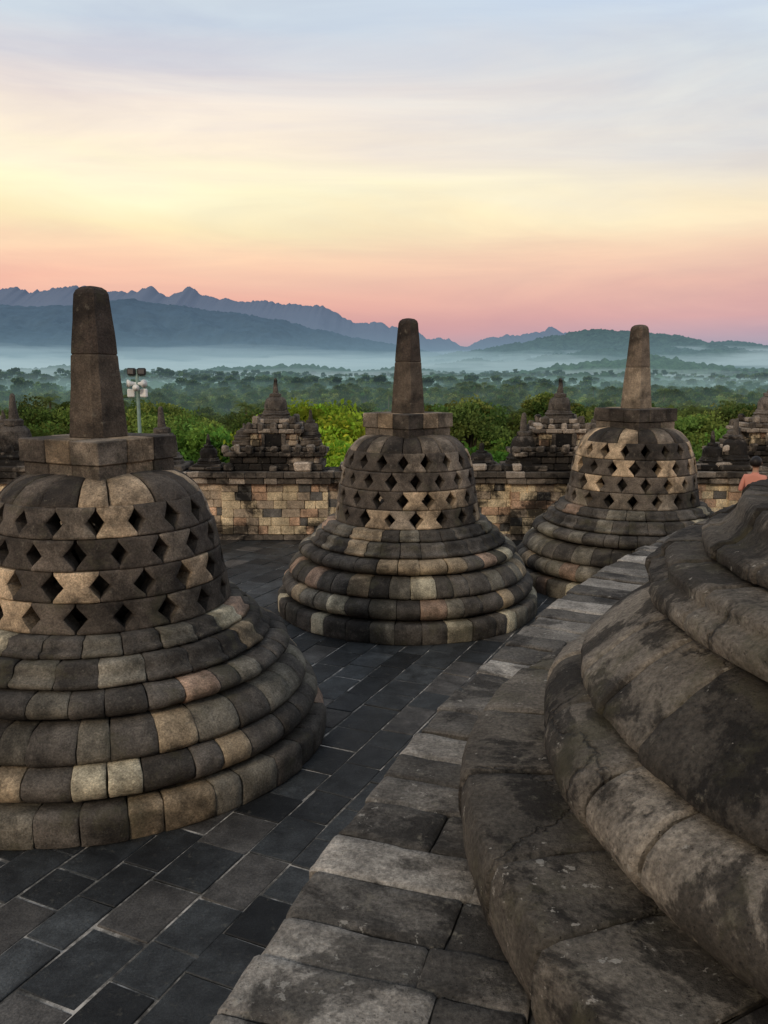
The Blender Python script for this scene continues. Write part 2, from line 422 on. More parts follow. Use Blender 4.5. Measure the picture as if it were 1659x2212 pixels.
U.build('upper_terrace', M_LEDGE)
K = MB(); n = 80
lo = [Vector(pol(CR-.1, A0+(A1-A0)*i/n, -.5)) for i in range(n+1)]; hi = [Vector(pol(CR-.1, A0+(A1-A0)*i/n, ZT-.03)) for i in range(n+1)]
ihi = [Vector(pol(CR-9, A0+(A1-A0)*i/n, ZT-.03)) for i in range(n+1)]
vs = lo+hi+ihi; m_ = n+1
fs = [(i, i+1, i+1+m_, i+m_) for i in range(n)]+[(i+m_, i+1+m_, i+1+2*m_, i+2*m_) for i in range(n)]
K.add(vs, fs, (.05, .05, .05)); K.build('upper_terrace_fill', M_MORTAR)

# ------------------------------------------------------------------ balustrade wall
def masonry(M, cx, cy, z0, z1, w, dp, rng, colf, course=.19, lmin=.2, lmax=.42, t=.14, gap=.004, j=.014, bev=.012):
    nc = max(1, round((z1-z0)/course)); ch = (z1-z0)/nc
    for k in range(nc):
        za, zb = z0+k*ch+gap/2, z0+(k+1)*ch-gap/2
        for sd in (-1, 1):
            x = -w/2
            while x < w/2-1e-4:
                l = rng.uniform(lmin, lmax)
                if w/2-(x+l) < lmin*.7: l = w/2-x
                o = rng.uniform(-j, j)
                box(M, (cx+x+l/2, cy+sd*(dp/2-t/2)+o, (za+zb)/2), (l-gap, t, zb-za), colf(rng), 0, bev, rng, .006); x += l
            y = -dp/2+t
            while y < dp/2-t-1e-4:
                l = rng.uniform(lmin, lmax)
                if dp/2-t-(y+l) < lmin*.7: l = dp/2-t-y
                box(M, (cx+sd*(w/2-t/2), cy+y+l/2, (za+zb)/2), (t, l-gap, zb-za), colf(rng), 0, bev, rng, .006); y += l
    box(M, (cx, cy, (z0+z1)/2), (w-t*1.2, dp-t*1.2, z1-z0-.01), (.05, .045, .04), 0, .005)
rng = random.Random(21)
W = MB()
masonry(W, 0, WALLY+.35, 0, 1.14, 28, .7, rng, col_wall, .165, .15, .4)
masonry(W, 0, WALLY+.32, 1.14, 1.26, 28, .84, rng, col_dark, .12, .2, .5)
masonry(W, 0, WALLY+.30, 1.262, 1.38, 28, .95, rng, col_dark, .12, .2, .55)
masonry(W, 0, WALLY+.33, 0.0, .12, 28.02, .80, rng, col_dark, .12, .3, .5)
# shallow projecting bays below the shrines
for bx in (-2.15, 3.55, 7.85, -8.3):
    masonry(W, bx, WALLY+.22, .123, 1.137, 2.1, .62, rng, col_wall, .165, .15, .38)
    masonry(W, bx, WALLY+.16, 1.141, 1.262, 2.25, .72, rng, col_dark, .12, .2, .4)
    masonry(W, bx, WALLY+.14, 1.266, 1.384, 2.35, .78, rng, col_dark, .12, .2, .4)
x = -13.6
while x < 13.6:
    if rng.random() < .85:
        w_ = rng.uniform(.16, .4); h_ = rng.uniform(.06, .2)
        box(W, (x, WALLY+rng.uniform(-.02, .2), 1.385+h_/2), (w_, rng.uniform(.2, .4), h_), col_dark(rng), rng.uniform(-.05, .05), .03, rng, .015)
    x += rng.uniform(.26, .5)
W.build('balustrade_wall', M_WALL)

def mini_stupa(M, cx, cy, z, h, r, rng):
    c = rng.uniform(.06, .12); col = (c*1.15, c, c*.83)
    P = [(r*1.25, 0), (r*1.25, .06), (r*1.12, .08), (r*1.2, .12), (r*1.05, .15), (r*1.02, .19), (r*.9, .21), (r*.93, .25), (r*.9, .38), (r*.8, .47), (r*.62, .53), (r*.45, .545),
         (r*.45, .55), (r*.5, .555), (r*.5, .62), (r*.38, .635), (r*.26, .64), (r*.2, .8), (r*.14, .97), (r*.07, 1.0)]
    lathe(M, [(a, z+b*h) for a, b in P], 16, col, False, cx, cy, .022, 8, seed=rng.uniform(0, 40))
def niche_shrine(name, x, y, seed, s=1.0):
    rng = random.Random(seed); M = MB(); z = 1.388
    kw = dict(lmin=.14, lmax=.32, j=.022, bev=.018)
    masonry(M, 0, 0, z, z+.13, 1.9*s, 1.15, rng, col_dark, .13, **kw)
    masonry(M, 0, 0, z+.133, z+.27, 1.78*s, 1.12, rng, col_dark, .13, **kw)
    masonry(M, 0, 0, z+.275, z+.37, 2.0*s, 1.25, rng, col_dark, .1, **kw)
    masonry(M, 0, 0, z+.375, z+.46, 1.75*s, 1.1, rng, col_dark, .1, **kw)
    masonry(M, -.02, 0, z+.465, z+.72, .92*s, .9, rng, col_wall, .13, **kw)
    masonry(M, -.02, 0, z+.725, z+.81, 1.16*s, 1.05, rng, col_dark, .08, **kw)
    masonry(M, -.02, 0, z+.815, z+.90, 1.0*s, .92, rng, col_dark, .08, **kw)
    masonry(M, -.02, 0, z+.905, z+1.0, .72*s, .70, rng, col_dark, .09, **kw)
    for k in range(5):
        for sy in (-.5, .5): box(M, ((-.5+.25*k)*s*.96-.02, sy*.92, z+.85), (.12, .12, rng.uniform(.1, .18)), col_dark(rng), 0, .035, rng, .015)
    for sx in (-.36, .36):
        for sy in (-.36, .36): box(M, (sx*s-.02, sy, z+.97), (.13, .13, .16), col_dark(rng), 0, .04, rng, .015)
    mini_stupa(M, -.02, 0, z+.99, .79, .245, rng)
    for sx in (-.66, .68):
        box(M, (sx*s, -.1, z+.52), (.42, .5, .12), col_dark(rng), 0, .02, rng, .015)
        box(M, (sx*s, -.1, z+.60), (.34, .4, .06), col_dark(rng), 0, .02, rng, .01)
        mini_stupa(M, sx*s, -.1, z+.62, .55 if sx > 0 else .28, .17, rng)
    for k in range(9):
        box(M, ((-.96+.24*k)*s, -.58+rng.uniform(-.02, .02), z+.42), (rng.uniform(.1, .17), .12, rng.uniform(.1, .2)), col_dark(rng), 0, .04, rng, .02)
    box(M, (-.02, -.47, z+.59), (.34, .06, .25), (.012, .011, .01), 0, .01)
    for sx in (-.22, .18): box(M, (sx, -.48, z+.59), (.08, .12, .26), col_dark(rng), 0, .02, rng, .008)
    return M.build(name, M_WALL, (x, y, 0))
SY = WALLY+.55
niche_shrine('niche_shrine', -2.15, SY, 31)
niche_shrine('niche_shrine', 3.55, SY, 32)
niche_shrine('niche_shrine', 7.85, SY+.2, 33, 1.1)
niche_shrine('niche_shrine', -8.3, SY, 34)
def balustrade_stupa(x, y, h, r, seed):
    rng = random.Random(seed); M = MB()
    box(M, (0, 0, 1.44), (r*3, r*3, .11), col_dark(rng), 0, .02, rng, .01)
    mini_stupa(M, 0, 0, 1.49, h, r, rng); return M.build('balustrade_stupa', M_WALL, (x, y, 0))
for i, (x, h, r) in enumerate(((-3.5, .60, .19), (-4.42, 1.14, .33), (-7.35, 1.4, .36), (1.95, .42, .24), (2.78, 1.02, .28), (6.55, .66, .2), (-5.6, .5, .2), (.8, .3, .17), (-.55, .45, .22), (5.4, .5, .2), (7.0, .9, .27), (4.55, .8, .24), (6.05, .45, .17))):
    balustrade_stupa(x, SY-.25, h, r, 60+i)

# ------------------------------------------------------------------ floodlight pole
def tube(M, pts, rad, n, col, mi=0, smooth=True):
    vs = []; fs = []
    P = [Vector(p) for p in pts]
    for i, p in enumerate(P):
        t = (P[min(i+1, len(P)-1)]-P[max(i-1, 0)]).normalized(); a = t.orthogonal().normalized() if abs(t.z) < .99 else Vector((1, 0, 0)); b = t.cross(a)
        for k in range(n):
            an = 2*math.pi*k/n; vs.append(p+(a*math.cos(an)+b*math.sin(an))*rad[i])
    fs = [(i*n+k, i*n+(k+1) % n, (i+1)*n+(k+1) % n, (i+1)*n+k) for i in range(len(P)-1) for k in range(n)]
    fs.append(tuple(range(n))); fs.append(tuple((len(P)-1)*n+k for k in range(n)))
    M.add(vs, fs, col, smooth, mi)
M_POLE = simple_mat('galvanised_paint', (.20, .30, .26), .5, 12, .15)
M_WHITE = simple_mat('white_enamel', (.75, .77, .74), .4, 12, .08)
M_BLACK = simple_mat('black_lamp_housing', (.03, .03, .03), .4, 12, .2)
M_GLASS = simple_mat('lamp_lens', (.12, .12, .115), .15, 12, .1)
lp = empty('floodlight_pole', (-5.83, 19.8, -.07))
M = MB(); tube(M, [(0, 0, -3.2), (0, 0, 3.2), (0, 0, 3.42)], [.06, .04, .03], 10, (.5, .5, .5))
tube(M, [(-.2, 0, 3.28), (.2, 0, 3.28)], [.018, .018], 8, (.5, .5, .5)); tube(M, [(-.2, 0, 2.86), (.2, 0, 2.86)], [.018, .018], 8, (.5, .5, .5)); tube(M, [(-.15, 0, 3.06), (.15, 0, 3.06)], [.018, .018], 8, (.5, .5, .5))
M.build('pole', M_POLE, parent=lp)
M = MB(); 
for sx in (-1, 1):
    box(M, (sx*.12, -.02, 3.38), (.2, .12, .17), (.5, .5, .5), sx*.2, .035); tube(M, [(sx*.12, 0, 3.28), (sx*.12, 0, 3.32)], [.015, .015], 6, (.5, .5, .5))
M.build('floodlights', M_BLACK, parent=lp)
M = MB()
for sx in (-1, 1): box(M, (sx*.125, -.086, 3.38), (.13, .01, .10), (.5, .5, .5), sx*.2, .01)
M.build('floodlight_lenses', M_GLASS, parent=lp)
M = MB()
def cone_(M, p, dr, L_, r0, r1):
    p = Vector(p); dr = Vector(dr).normalized(); tube(M, [p, p+dr*L_*.3, p+dr*L_*.7, p+dr*L_], [r0, r0*1.15, (r0+r1)*.45, r1], 12, (.5, .5, .5))
cone_(M, (-.03, 0, 3.10), (-.8, -.6, 0), .2, .035, .10); cone_(M, (.03, 0, 3.10), (.8, -.6, 0), .2, .035, .10); cone_(M, (.0, -.02, 3.02), (.1, -1, -.1), .18, .03, .085)
for sx in (-1, 1): box(M, (sx*.15, -.03, 2.88), (.17, .1, .2), (.5, .5, .5), -sx*.25, .02)
M.build('horn_speakers_and_white_lamps', M_WHITE, parent=lp)

# ------------------------------------------------------------------ person
def person(loc, yaw):
    root = empty('standing_person', loc, yaw)
    J = {'pel': ((0, 0, .95), .14), 'wai': ((0, 0, 1.08), .125), 'che': ((0, .0, 1.28), .155), 'nec0': ((0, .0, 1.43), .07), 'nec': ((0, .01, 1.50), .052), 'hed': ((0, .02, 1.56), .06), 'hed2': ((0, .02, 1.66), .088), 'hed3': ((0, .01, 1.715), .06)}
    E = [('pel', 'wai'), ('wai', 'che'), ('che', 'nec0'), ('nec0', 'nec'), ('nec', 'hed'), ('hed', 'hed2'), ('hed2', 'hed3')]
    for s, nme in ((-1, 'l'), (1, 'r')):
        J.update({nme+'sh': ((s*.17, 0, 1.38), .062), nme+'el': ((s*.24, -.05, 1.12), .042), nme+'wr': ((s*.16, .2, 1.22), .028), nme+'pa': ((s*.12, .27, 1.26), .03),
                  nme+'hi': ((s*.09, 0, .88), .095), nme+'kn': ((s*.1, .01, .5), .062), nme+'an': ((s*.1, -.01, .09), .042), nme+'to': ((s*.11, .16, .04), .038)})
        E += [('che', nme+'sh'), (nme+'sh', nme+'el'), (nme+'el', nme+'wr'), (nme+'wr', nme+'pa'), ('pel', nme+'hi'), (nme+'hi', nme+'kn'), (nme+'kn', nme+'an'), (nme+'an', nme+'to')]
        for k in range(4):
            a = nme+'f%d' % k; J[a+'a'] = ((s*(.105-.0), .30, 1.285-.018*k), .009); J[a+'b'] = ((s*.07, .325, 1.285-.018*k), .008); J[a+'c'] = ((s*.045, .315, 1.285-.018*k), .007)
            E += [(nme+'pa', a+'a'), (a+'a', a+'b'), (a+'b', a+'c')]
        J[nme+'t'] = ((s*.08, .27, 1.31), .010); E.append((nme+'pa', nme+'t'))
    names = list(J); me = bpy.data.meshes.new('body')
    me.from_pydata([J[k][0] for k in names], [(names.index(a), names.index(b)) for a, b in E], [])
    ob = bpy.data.objects.new('body', me); scene.collection.objects.link(ob); ob.parent = root
    md = ob.modifiers.new('Skin', 'SKIN'); md.use_smooth_shade = True
    for i, k in enumerate(names):
        sv = me.skin_vertices[0].data[i]; sv.radius = (J[k][1], J[k][1]); sv.use_root = (k == 'pel')
        if k in ('che', 'wai', 'pel'): sv.radius = (J[k][1]*1.15, J[k][1]*.8)
    sb = ob.modifiers.new('Sub', 'SUBSURF'); sb.levels = 2; sb.render_levels = 2
    m, nt = new_mat('clothes_and_skin'); L = nt.links; out = N(nt, 'ShaderNodeOutputMaterial'); b = N(nt, 'ShaderNodeBsdfPrincipled'); L.new(b.outputs[0], out.inputs[0])
    tc = N(nt, 'ShaderNodeTexCoord'); sp = N(nt, 'ShaderNodeSeparateXYZ'); L.new(tc.outputs['Object'], sp.inputs[0])
    dv = N(nt, 'ShaderNodeMath', operation='DIVIDE'); dv.inputs[1].default_value = 2.0; L.new(sp.outputs[2], dv.inputs[0])
    rz = ramp(nt, [(0, (.03, .03, .03)), (.035, (.04, .05, .09)), (.475, (.62, .25, .18)), (.735, (.42, .24, .16))], dv.outputs[0], 'CONSTANT')
    ry = ramp(nt, [(0, 0.0), (.10, 1.0)], sp.outputs[1], 'CONSTANT')
    c = mixc(nt, ry.outputs[0], rz.outputs[0], (.42, .24, .16)); L.new(c, b.inputs['Base Color']); b.inputs['Roughness'].default_value = .7
    me.materials.append(m)
    Hh = MB(); vs = []; fs = []
    nu, nv = 20, 12
    for j in range(nv+1):
        for i in range(nu):
            a = 2*math.pi*i/nu; e = -.75+(math.pi/2+.75)*j/nv
            x, y, z = math.cos(e)*math.cos(a), math.cos(e)*math.sin(a), math.sin(e)
            front = max(0, y); zz = z
            if front > .25 and z < .45: y = .25
            p = Vector((x*.105, y*.12-.008, 1.665+zz*.112)); p += noise.noise_vector(p*25)*.006; vs.append(p)
    fs = [(j*nu+i, j*nu+(i+1) % nu, (j+1)*nu+(i+1) % nu, (j+1)*nu+i) for j in range(nv) for i in range(nu)]
    Hh.add(vs, fs, (.02, .02, .02), True); Hh.build('hair', simple_mat('black_hair', (.012, .010, .009), .5, 30, .3), parent=root)
    Fc = MB()
    for s in (-1, 1):
        lathe(Fc, [(.002, 1.62), (.012, 1.63), (.014, 1.65), (.012, 1.67), (.002, 1.68)], 8, (.4, .25, .2), True, s*.092, .01)
    lathe(Fc, [(.016, 1.625), (.014, 1.635), (.009, 1.655), (.004, 1.675)], 8, (.4, .25, .2), True, 0, .108)
    Fc.build('ears_and_nose', simple_mat('skin', (.42, .24, .16), .6, 30, .1), parent=root)
    Fe = MB()
    for s in (-1, 1): lathe(Fe, [(.002, 1.664), (.009, 1.669), (.002, 1.674)], 8, (0, 0, 0), True, s*.033, .096)
    lathe(Fe, [(.004, 1.603), (.018, 1.606), (.004, 1.609)], 10, (0, 0, 0), True, 0, .09)
    Fe.build('eyes_and_mouth', simple_mat('dark_features', (.08, .03, .03), .5, 30, .1), parent=root)
person((6.86, 15.2, 0.0), R_(-35))

# ------------------------------------------------------------------ terrain
def terr(x, y):
    r = math.hypot(x, y)
    T = [(0, -2.6), (24, -2.6), (32, -6), (45, -10), (70, -14), (110, -18), (200, -21), (400, -24), (800, -27), (30000, -27)]
    for (a, za), (b, zb) in zip(T, T[1:]):
        if r <= b: z = za+(zb-za)*(r-a)/(b-a); break
    else: z = -27
    if r > 60: z += noise.noise(Vector((x/260, y/260, 0)))*min(3, (r-60)/60)
    if 250 < r < 3500:
        k = min(1, (r-250)/700)*min(1, (3500-r)/900)
        q = 1-abs(noise.noise(Vector((x/620+3.3, y/330, 4.2))))*2.6
        z += k*(19*max(0, q)**1.5-3)
    return z
G = MB(); rs = [0, 12, 20, 24, 28, 32, 40, 50, 60, 80, 100, 140, 180, 240, 300, 360, 420, 500, 580, 660, 750, 850, 950, 1060, 1180, 1300, 1450, 1600, 1800, 2000, 2250, 2600, 3000, 3400, 4500, 6000, 9000, 14000, 25000]; na = 240
vs = [Vector((r*math.cos(2*math.pi*k/na), r*math.sin(2*math.pi*k/na), terr(r*math.cos(2*math.pi*k/na), r*math.sin(2*math.pi*k/na)))) for r in rs for k in range(na)]
G.add(vs, [(i*na+k, i*na+(k+1) % na, (i+1)*na+(k+1) % na, (i+1)*na+k) for i in range(len(rs)-1) for k in range(na)], (.06, .09, .04), True)
G.build('ground', simple_mat('grassland', (.05, .09, .03), .9, .03, .5))

def hill(name, pts, D, front, back, mat, nx, ny, rough, ravine, fine, ffreq, treeb=0, seed=0):
    M = MB(); t0, t1 = pts[0][0], pts[-1][0]; so = Vector((seed*13.1, seed*7.7, seed)); vs = []
    for i in range(nx+1):
        t = t0+(t1-t0)*i/nx
        for (a, ea), (b, eb) in zip(pts, pts[1:]):
            if t <= b+1e-9:
                u = (t-a)/(b-a); u = u*u*(3-2*u)*.5+u*.5; e = ea+(eb-ea)*u; break
        zr = 3.3+D*math.tan(R_(e)); x = t*D
        fz = noise.fractal(Vector((x/ffreq, 0, 0))+so, .75, 2.2, 7)
        fl = (abs(fz)*-1.4+.35)*fine + noise.fractal(Vector((x/ffreq*4, 9, 0))+so, .6, 2.2, 5)*fine*.35
        for j in range(ny+1):
            v = -1+1.35*j/ny; y = D+(front*v if v < 0 else back*v*2.8); p = max(0, 1-abs(v if v < 0 else v*2.8))
            z = -40+(zr+40)*p**1.15+fl*p**9
            if 0 < p < 1:
                rv = 1-abs(noise.fractal(Vector((x/rough, y/rough*.5, 3))+so, .8, 2.1, 6))*1.6
                z += ravine*4*p*(1-p)*(rv-.4)
            if treeb: z += treeb*noise.noise(Vector((x/9, y/14, 0)))+treeb*.8*noise.noise(Vector((x/22, y/30, 5)))
            vs.append(Vector((x, y, z)))
    n1 = ny+1
    M.add(vs, [(i*n1+j, (i+1)*n1+j, (i+1)*n1+j+1, i*n1+j+1) for i in range(nx) for j in range(ny)], (.2, .2, .2), True)
    return M.build(name, mat)
M_H1 = simple_mat('far_ridge_hazed', (.14, .175, .25), 1, .003, .03, spec=0)  # blue of distance haze painted into the base colour
M_H2 = simple_mat('wooded_ridge_hazed', (.055, .10, .145), 1, .008, .18, spec=0)  # bluish haze mixed into the woodland colour
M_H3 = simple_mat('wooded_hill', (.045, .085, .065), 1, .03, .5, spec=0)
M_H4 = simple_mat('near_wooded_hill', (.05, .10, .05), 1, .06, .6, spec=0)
FAR = [(-.62, 5.0), (-.50, 5.3), (-.452, 5.55), (-.43, 5.6), (-.414, 5.3), (-.38, 5.6), (-.365, 5.75), (-.321, 5.5), (-.302, 5.25), (-.287, 5.6), (-.276, 5.75), (-.262, 5.4), (-.25, 5.2), (-.236, 5.4), (-.228, 5.75), (-.222, 5.45), (-.212, 5.05), (-.19, 4.9), (-.169, 4.75), (-.14, 4.7), (-.114, 4.55), (-.092, 4.5), (-.071, 4.45), (-.055, 3.95), (-.046, 3.55), (-.03, 3.25), (-.016, 3.4), (.011, 3.15), (.038, 2.75), (.066, 2.25), (.093, 2.0), (.11, 2.1), (.126, 2.3), (.158, 2.5), (.175, 2.65), (.185, 2.6), (.197, 3.05), (.21, 2.65), (.229, 2.8), (.251, 2.4), (.3, 2.0), (.36, 1.9), (.452, 1.5), (.62, 1.2)]
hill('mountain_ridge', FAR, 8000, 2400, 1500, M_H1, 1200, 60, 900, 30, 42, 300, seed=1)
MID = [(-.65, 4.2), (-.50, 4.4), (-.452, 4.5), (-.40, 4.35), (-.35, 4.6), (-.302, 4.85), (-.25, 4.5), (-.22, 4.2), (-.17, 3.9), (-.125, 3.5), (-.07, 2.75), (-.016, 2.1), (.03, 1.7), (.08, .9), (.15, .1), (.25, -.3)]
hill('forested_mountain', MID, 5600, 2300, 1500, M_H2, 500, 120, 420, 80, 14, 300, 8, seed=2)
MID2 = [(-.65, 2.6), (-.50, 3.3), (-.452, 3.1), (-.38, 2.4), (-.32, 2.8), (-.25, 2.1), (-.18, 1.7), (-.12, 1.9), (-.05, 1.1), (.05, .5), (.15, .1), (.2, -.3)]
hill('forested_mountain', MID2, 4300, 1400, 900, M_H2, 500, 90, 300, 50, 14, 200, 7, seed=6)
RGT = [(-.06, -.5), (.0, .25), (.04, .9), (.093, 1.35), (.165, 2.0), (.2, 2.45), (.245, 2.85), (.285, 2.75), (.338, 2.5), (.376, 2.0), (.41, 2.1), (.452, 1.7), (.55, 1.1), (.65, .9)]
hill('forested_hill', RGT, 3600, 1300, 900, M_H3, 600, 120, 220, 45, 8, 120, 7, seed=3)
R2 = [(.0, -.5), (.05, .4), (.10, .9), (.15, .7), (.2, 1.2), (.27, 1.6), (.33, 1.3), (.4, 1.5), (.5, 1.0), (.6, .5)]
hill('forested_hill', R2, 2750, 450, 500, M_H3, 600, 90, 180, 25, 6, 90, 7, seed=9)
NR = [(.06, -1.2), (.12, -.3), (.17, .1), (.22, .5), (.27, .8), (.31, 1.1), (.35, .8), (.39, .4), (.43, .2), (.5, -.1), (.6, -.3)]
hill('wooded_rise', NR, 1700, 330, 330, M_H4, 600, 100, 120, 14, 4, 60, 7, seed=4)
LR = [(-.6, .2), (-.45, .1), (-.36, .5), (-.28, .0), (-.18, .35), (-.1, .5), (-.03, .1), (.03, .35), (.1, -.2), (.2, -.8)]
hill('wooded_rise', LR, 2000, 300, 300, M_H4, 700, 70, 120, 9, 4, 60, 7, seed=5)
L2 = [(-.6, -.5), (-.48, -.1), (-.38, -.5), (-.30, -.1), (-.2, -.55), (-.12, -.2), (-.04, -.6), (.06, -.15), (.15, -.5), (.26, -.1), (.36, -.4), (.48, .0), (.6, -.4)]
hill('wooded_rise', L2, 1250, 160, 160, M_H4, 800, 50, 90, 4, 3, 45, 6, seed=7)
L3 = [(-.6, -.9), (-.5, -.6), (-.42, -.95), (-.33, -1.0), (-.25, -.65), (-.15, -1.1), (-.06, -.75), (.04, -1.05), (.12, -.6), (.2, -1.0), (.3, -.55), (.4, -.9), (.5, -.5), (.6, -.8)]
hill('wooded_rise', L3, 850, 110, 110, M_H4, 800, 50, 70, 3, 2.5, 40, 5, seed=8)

# ------------------------------------------------------------------ mist
def mist_mat(name, col, dens):
    m, nt = new_mat(name); L = nt.links; out = N(nt, 'ShaderNodeOutputMaterial')
    ab = N(nt, 'ShaderNodeVolumeAbsorption'); ab.inputs[0].default_value = (0, 0, 0, 1); ab.inputs[1].default_value = dens
    em = N(nt, 'ShaderNodeEmission'); em.inputs[0].default_value = (*s2l(col), 1); em.inputs[1].default_value = dens  # volume emission stands in for daylight scattered by the mist
    ad = N(nt, 'ShaderNodeAddShader'); L.new(ab.outputs[0], ad.inputs[0]); L.new(em.outputs[0], ad.inputs[1]); L.new(ad.outputs[0], out.inputs['Volume'])
    return m
def slab(name, x0, x1, y0, y1, z0, z1, mat):
    M = MB(); vs = [Vector((x, y, z)) for x in (x0, x1) for y in (y0, y1) for z in (z0, z1)]
    M.add(vs, [(0, 1, 3, 2), (4, 6, 7, 5), (0, 4, 5, 1), (2, 3, 7, 6), (0, 2, 6, 4), (1, 5, 7, 3)], (1, 1, 1)); return M.build(name, mat)
slab('ground_mist', -9000, 9000, 130, 12000, -45, -3, mist_mat('mist_low', (138, 170, 166), .00105))
slab('valley_haze', -9000, 9000, 160, 1790, -2.9, 34, mist_mat('haze_near', (135, 165, 172), .00025))
for i, (za, zb, dn, col) in enumerate(((-2.9, 14, .00055, (158, 186, 192)), (14.1, 30, .00040, (152, 180, 190)), (30.1, 52, .00028, (144, 172, 188)), (52.1, 90, .00018, (135, 163, 186)), (90.1, 150, .00010, (130, 157, 184)), (150.1, 420, .00004, (132, 152, 182)))):
    slab('valley_mist', -9000, 9000, 1800, 7000, za, zb, mist_mat('mist_layer_%d' % i, col, dn))
mw = mist_mat('mist_bank', (194, 211, 215), .0042)
mw2 = mist_mat('mist_bank_thin', (176, 198, 204), .0018)
def bank(x, y, z, a, b, c, yaw=0, mt=None):
    M = MB(); vs = []; fs = []; nu, nv = 56, 24; so = Vector((x*.01, y*.01, 0))
    for j in range(nv+1):
        for i in range(nu):
            e = -math.pi/2+math.pi*j/nv; an = 2*math.pi*i/nu; p = Vector((math.cos(e)*math.cos(an), math.cos(e)*math.sin(an), math.sin(e)))
            p = p*(1+.6*noise.fractal(p*1.7+so, .7, 2.1, 5)); vs.append(p)
    fs = [(j*nu+i, j*nu+(i+1) % nu, (j+1)*nu+(i+1) % nu, (j+1)*nu+i) for j in range(nv) for i in range(nu)]
    M.add(vs, fs, (1, 1, 1), True)
    o = M.build('mist_bank', mt or mw, (x, y, z), rot=yaw); o.scale = (a, b, c)
for p in ((-1000, 2500, 16, 520, 160, 34), (-250, 2600, 22, 420, 140, 30), (420, 2250, 14, 340, 90, 26), (1250, 2230, 34, 380, 80, 26), (430, 1450, -7, 200, 60, 14, .1), (-300, 1560, -7, 240, 90, 14, -.1), (760, 1330, -5, 170, 50, 12, .1), (-1500, 2600, 14, 420, 200, 38),
          (100, 1030, -14, 150, 50, 10, .1), (1150, 3150, 66, 460, 90, 26), (60, 620, -17, 60, 40, 8, .3), (-60, 700, -17, 70, 30, 8), (1900, 3100, 60, 400, 100, 34), (-700, 1650, -3, 260, 80, 16), (900, 2180, 32, 260, 60, 18, .1), (-250, 1030, -14, 130, 40, 10), (430, 1040, -13, 130, 40, 10, .1), (-500, 1060, -12, 110, 40, 10), (20, 1500, -6, 150, 50, 12)):
    bank(*p)
for p in ((-700, 3000, 50, 700, 200, 40), (300, 3000, 40, 500, 200, 34), (1500, 2300, 50, 360, 80, 30), (-1700, 3100, 60, 600, 200, 50), (0, 2250, 24, 500, 80, 24), (250, 780, -12, 200, 60, 14), (-280, 800, -12, 180, 60, 12)):
    bank(*p, mt=mw2)

# ------------------------------------------------------------------ trees
def leaves(M, cen, size, cols, rs_, mi=0):
    n = len(cen); a = rs_.normal(size=(n, 3)); a /= np.linalg.norm(a, axis=1)[:, None]
    b = np.cross(a, rs_.normal(size=(n, 3))); b /= np.linalg.norm(b, axis=1)[:, None]
    s = size*rs_.uniform(.6, 1.3, size=(n, 1)); a = a*s; b = b*s*.55
    V = np.stack([cen-a, cen+b, cen+a, cen-b], 1).reshape(-1, 3)
    o = len(M.v); M.v.extend(map(tuple, V)); M.c.extend([c for c in map(tuple, cols) for _ in range(4)])
    M.f.extend([(o+4*i, o+4*i+1, o+4*i+2, o+4*i+3) for i in range(n)]); M.sm.extend([False]*n); M.mi.extend([mi]*n)
def tree_mesh(h, cr, nclump, nleaf, lsize, seed, base=(.06, .10, .025), flat=.62, trunk=True):
    rs_ = np.random.RandomState(seed); M = MB(); ch = cr*flat
    cz = h-ch
    if trunk:
        tube(M, [(0, 0, -1), (.1, .05, h*.25), (-.1, .1, h*.5), (0, 0, h*.8)], [h*.022+.1, h*.018+.05, h*.012+.04, .05], 7, (.11, .09, .06), 0)
    for k in range(nclump):
        u = rs_.normal(size=3); u /= np.linalg.norm(u); u[2] = abs(u[2])*.9-.25; rr = rs_.uniform(.45, .95)
        c = np.array([u[0]*cr*rr, u[1]*cr*rr, cz+u[2]*ch*rr*1.05]); r = cr*rs_.uniform(.16, .34)
        if trunk and k % 2 == 0: tube(M, [(0, 0, h*rs_.uniform(.35, .6)), tuple(c*np.array([.5, .5, 1])-np.array([0, 0, r*.6])), tuple(c)], [.09+h*.004, .06, .02], 5, (.1, .08, .06), 0)
        q = rs_.normal(size=(nleaf, 3)); q /= np.linalg.norm(q, axis=1)[:, None]; q *= r*rs_.uniform(.4, 1.15, size=(nleaf, 1)); q[:, 2] *= .7
        v = rs_.uniform(.5, 1.5); hue = rs_.uniform(-.2, .35)
        cols = np.array(base)[None]*v*rs_.uniform(.7, 1.3, size=(nleaf, 1)); cols[:, 0] *= 1+hue; 
        leaves(M, c+q, lsize, cols, rs_, 1)
    return M
